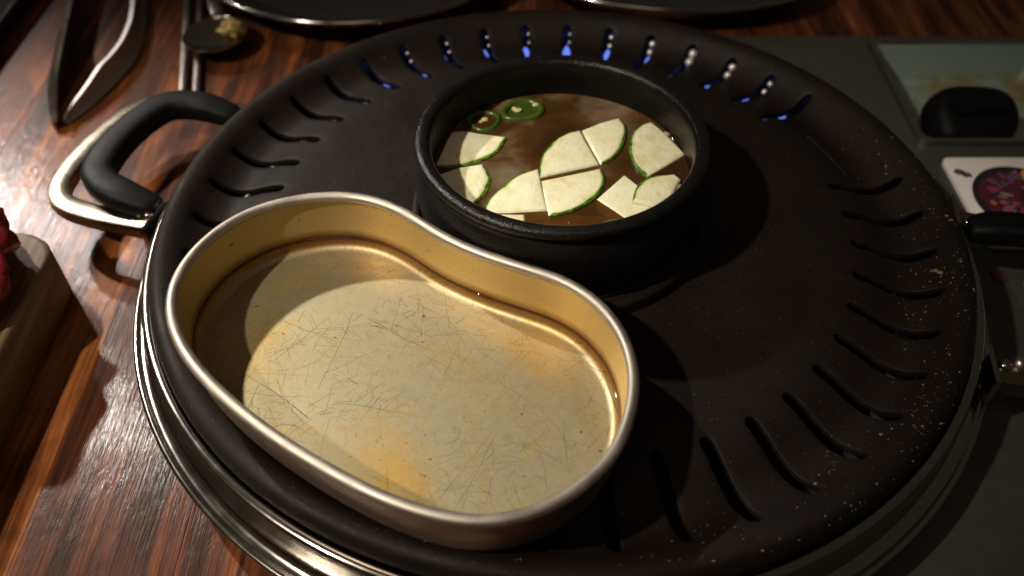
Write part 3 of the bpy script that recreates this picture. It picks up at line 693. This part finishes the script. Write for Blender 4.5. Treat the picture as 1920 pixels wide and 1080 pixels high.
for _ in range(60): K = 0.25 * np.roll(K, 1, 0) + 0.5 * K + 0.25 * np.roll(K, -1, 0)
seg = np.linalg.norm(np.roll(K, -1, 0) - K, axis=1); cum = np.concatenate([[0], np.cumsum(seg)]); NK = 240
tt = np.linspace(0, cum[-1], NK, endpoint=False); KC = np.vstack([K, K[:1]])
K = np.stack([np.interp(tt, cum, KC[:, 0]), np.interp(tt, cum, KC[:, 1])], 1)
def offset_loop(K, d):
    t = np.roll(K, -1, 0) - np.roll(K, 1, 0); t /= np.linalg.norm(t, axis=1)[:, None]
    n = np.stack([t[:, 1], -t[:, 0]], 1)          # contour runs clockwise: inward is to the right
    q = K + n * d
    for _ in range(int(d / 0.001) * 2): q = 0.25 * np.roll(q, 1, 0) + 0.5 * q + 0.25 * np.roll(q, -1, 0)
    return q
def loop3(d, z): return [(a, b, z) for a, b in offset_loop(K, d)]
PB = Z - 0.0034; PT = Z + 0.027
pan = thing('kidney_pan', 'kidney shaped gold metal pan holding clear liquid on the black grill plate', 'pan', (-0.065, -0.10, PB))
outer_l = [(0.0016, PT - 0.0022), (0.0018, PT - 0.006), (0.0030, PB + 0.015), (0.0036, PB + 0.0090)]
for k in range(1, 7):
    a = PI / 2 * k / 6; outer_l.append((0.0036 + 0.0090 * (1 - math.cos(a)), PB + 0.0086 * (1 - math.sin(a))))
obj('outer_wall', *rings([loop3(d, z) for d, z in outer_l], cap_last=True), M['outer'], pan, sharp=60)
inner_l = [(0.0024, PT - 0.0022), (0.0028, PT - 0.006), (0.0036, PT - 0.012), (0.0041, PB + 0.0152), (0.0046, PB + 0.0100), (0.0049, PB + 0.0066)]
for k in range(1, 11):
    a = PI / 2 * k / 10; inner_l.append((0.0050 + 0.0040 * (1 - math.cos(a)), PB + 0.0026 + 0.0036 * (1 - math.sin(a))))
obj('inner_wall', *rings([loop3(d, z) for d, z in inner_l], cap_last=True), M['gold'], pan, sharp=60)
rimpath = [Vector(p) for p in loop3(0.0023, PT - 0.0022)]
obj('rolled_rim', *sweep(rimpath, ellipse(0.0022, 0.0021, 16), closed=True), M['rim'], pan, sharp=80)
OZ = Z + 0.0040
ol = [loop3(d, z) for d, z in ((0.0044, OZ + 0.0018), (0.0048, OZ + 0.0011), (0.0054, OZ + 0.0006), (0.0063, OZ + 0.00025), (0.0076, OZ + 0.00006), (0.0095, OZ))]
tag(obj('pan_liquid', *rings(ol, cap_last=True), M['oil'], base=(-0.065, -0.10, OZ), face_up=True), 'shallow clear amber liquid lying in the kidney shaped pan', 'liquid')

# ================================================================== cutting board and meat
bl = []
bp_ = rrect(-0.52, -0.2325, -0.36, 0.0030, 0.020, 10)
for d, z in ((0.001, 0.0), (0.0, 0.001), (0.0, 0.0265), (0.0012, 0.0285), (0.0035, 0.0292)):
    bl.append([(a + (0.376 + a) * -d * 4, b + (0.18 + b) * -d * 3.5, z) for a, b in bp_])
tag(obj('cutting_board', *rings(bl, True, True), M['board'], base=(-0.376, -0.18, 0), sharp=45), 'thick pale wooden cutting board with raw meat at the left edge', 'cutting board')
V, F = blob((-0.2690, -0.0340, 0.0460), (0.031, 0.036, 0.021), 11, 0.55, 2.0, 48, 30)
V = [(a, b, max(c, 0.0293)) for a, b, c in V]
tag(obj('raw_meat', V, F, M['meat'], base=(-0.276, -0.044, 0.0293), sharp=80), 'lump of dark red raw meat on the cutting board', 'meat')

# ================================================================== tongs
tongs = thing('tongs', 'steel tongs with one serrated arm and one curved arm, tips towards the grill handle', 'tongs', (-0.30, 0.28, 0.0))
def ribbon(path, h0, lean, thick=0.0016, teeth=False, n=14):
    P_ = bez(path, n); V, F = [], []; m = len(P_)
    for i, p in enumerate(P_):
        t = (P_[min(i + 1, m - 1)] - P_[max(i - 1, 0)]).normalized(); s = t.cross(Vector((0, 0, 1))).normalized()
        u = i / (m - 1); h = h0(u)
        if teeth and 0.05 < u < 0.45: h += 0.0028 * (i % 2)
        w = (Vector((0, 0, 1)) + s * lean(u)).normalized(); o = w.cross(t).normalized()
        curve = o * (h * 0.18)
        for a, b in ((0, -1), (0.5, -1), (1, -1), (1, 1), (0.5, 1), (0, 1)):
            c = curve * (1 - (2 * a - 1) ** 2)
            V.append(tuple(p + w * (h * a) + o * (b * thick / 2) + c))
    for i in range(m - 1):
        for q in range(6): F.append((i * 6 + q, i * 6 + (q + 1) % 6, (i + 1) * 6 + (q + 1) % 6, (i + 1) * 6 + q))
    F += [tuple(range(6)), tuple((m - 1) * 6 + q for q in range(6))]
    return V, F
obj('serrated_arm', *ribbon([(-0.2890, 0.1220, 0.001), (-0.2985, 0.150, 0.001), (-0.3110, 0.200, 0.001), (-0.3250, 0.260, 0.001), (-0.338, 0.340, 0.001), (-0.345, 0.46, 0.001)], lambda u: 0.006 + 0.013 * min(1, u * 5), lambda u: 0.35, 0.0018, True, 16), M['steel_dark'], tongs, smooth=False)
obj('curved_arm', *ribbon([(-0.2840, 0.1270, 0.001), (-0.2730, 0.155, 0.001), (-0.2655, 0.195, 0.001), (-0.2710, 0.240, 0.001), (-0.290, 0.300, 0.001), (-0.322, 0.38, 0.001), (-0.343, 0.46, 0.001)], lambda u: 0.003 + 0.011 * min(1, u * 4.5) ** 0.8, lambda u: -0.30, 0.0030), M['tong'], tongs)
obj('spring_bend', *sweep(bez([(-0.345, 0.458, 0.011), (-0.350, 0.475, 0.011), (-0.345, 0.488, 0.011), (-0.338, 0.476, 0.011), (-0.342, 0.458, 0.011)], 6), ellipse(0.0010, 0.010, 8, 6)), M['steel_dark'], tongs)

# ================================================================== dishes, spoon, chopsticks, dark shape at the back
def dish(cx, cy, R, zr, lab, sy=1.0):
    oval = lambda VF: ([(a, cy + (b - cy) * sy, c) for a, b, c in VF[0]], VF[1])
    t = thing('serving_dish', lab, 'dish', (cx, cy, 0.0), 'dark serving dishes behind the grill')
    obj('dish_body', *oval(lathe(smooth_profile([(R * 0.55, 0.0005), (R * 0.70, 0.0005), (R * 0.80, zr * 0.30), (R * 0.975, zr - 0.003), (R * 0.975, zr - 0.001), (R * 0.94, zr - 0.0025), (R * 0.80, zr * 0.45), (R * 0.68, zr * 0.25), (R * 0.3, zr * 0.22), (0.0004, zr * 0.22)], 4), 120, (cx, cy))), M['dish'], t, sharp=70)
    obj('steel_rim', *oval(lathe([(R * 0.975 + 0.0024 * math.cos(k * PI / 6), zr - 0.001 + 0.0020 * math.sin(k * PI / 6)) for k in range(13)], 120, (cx, cy))), M['steel'], t, sharp=80)
dish(-0.1325, 0.3290, 0.1235, 0.0210, 'dark round dish with a bright steel rim behind the grill, beside the spoon')
dish(0.0950, 0.2870, 0.1050, 0.0210, 'oval dark dish with a dull steel rim behind the grill, by the metal panel', 0.62)
def stick(p0, p1, r0, r1, lab):
    a, b = Vector(p0), Vector(p1)
    path = [a.lerp(b, k / 10) for k in range(11)]
    tag(obj('chopstick', *sweep(path, ellipse(1.0, 0.8, 12, 3.5), scale=lambda t: r0 + (r1 - r0) * t), M['steel_dark'], base=tuple(a)), lab, 'chopstick', 'steel chopsticks under the spoon')
stick((-0.2215, 0.1500, 0.0030), (-0.2660, 0.3500, 0.0030), 0.0021, 0.0032, 'steel chopstick farther left, running under the spoon')
stick((-0.2130, 0.1500, 0.0030), (-0.2560, 0.3500, 0.0030), 0.0021, 0.0032, 'steel chopstick nearer the dish, running under the spoon')
sp_ = thing('spoon', 'steel spoon with a yellow lump, lying across the chopsticks', 'spoon', (-0.212, 0.211, 0.006))
V, F = [], []; n = 40; sc_ = Vector((-0.2125, 0.2085, 0.0125)); rot = math.radians(-12)
levels = [(0.15, -0.0058), (0.45, -0.0050), (0.75, -0.0030), (0.95, -0.0003), (1.0, 0.0008), (1.02, 0.0), (0.97, -0.0014), (0.76, -0.0042), (0.45, -0.0062), (0.15, -0.0070)]
for k, z in levels:
    for q in range(n):
        a = 2 * PI * q / n; x_, y_ = 0.0200 * k * math.cos(a), 0.0215 * k * math.sin(a)
        V.append((sc_.x + x_ * math.cos(rot) - y_ * math.sin(rot), sc_.y + x_ * math.sin(rot) + y_ * math.cos(rot), sc_.z + z))
for l_ in range(len(levels) - 1):
    for q in range(n): F.append((l_ * n + q, l_ * n + (q + 1) % n, (l_ + 1) * n + (q + 1) % n, (l_ + 1) * n + q))
F += [tuple(range(n)), tuple((len(levels) - 1) * n + q for q in range(n))]
obj('spoon_bowl', V, F, M['steel'], sp_, sharp=70)
obj('spoon_handle', *sweep(bez([(-0.2160, 0.2310, 0.0135), (-0.2230, 0.2480, 0.0150), (-0.2440, 0.300, 0.0110), (-0.270, 0.370, 0.0095)], 8), ellipse(0.0040, 0.0012, 12, 3)), M['steel_dark'], sp_)
V, F = blob((-0.2045, 0.2160, 0.0125), (0.0075, 0.0062, 0.0045), 21, 0.6, 2.2, 24, 16)  # unidentified yellow lump put in the spoon bowl
tag(obj('yellow_lump', V, F, M['yellow'], base=(-0.2045, 0.216, 0.008)), 'yellow lump lying in the spoon bowl', 'food')
tl = [[(a, b, z) for a, b in rrect(-0.62 + d, -0.3560 - d, 0.1700 + d, 0.46 - d, 0.02)] for d, z in ((0.006, 0.0), (0.0, 0.012), (0.0005, 0.0135), (0.002, 0.0138), (0.004, 0.0120), (0.010, 0.004))]
tag(obj('dark_shape', *rings(tl, True, True), M['dish'], base=(-0.488, 0.315, 0), sharp=60), 'edge of a low dark shape left of the tongs', 'tray')  # unidentified dark shape put into the far left corner
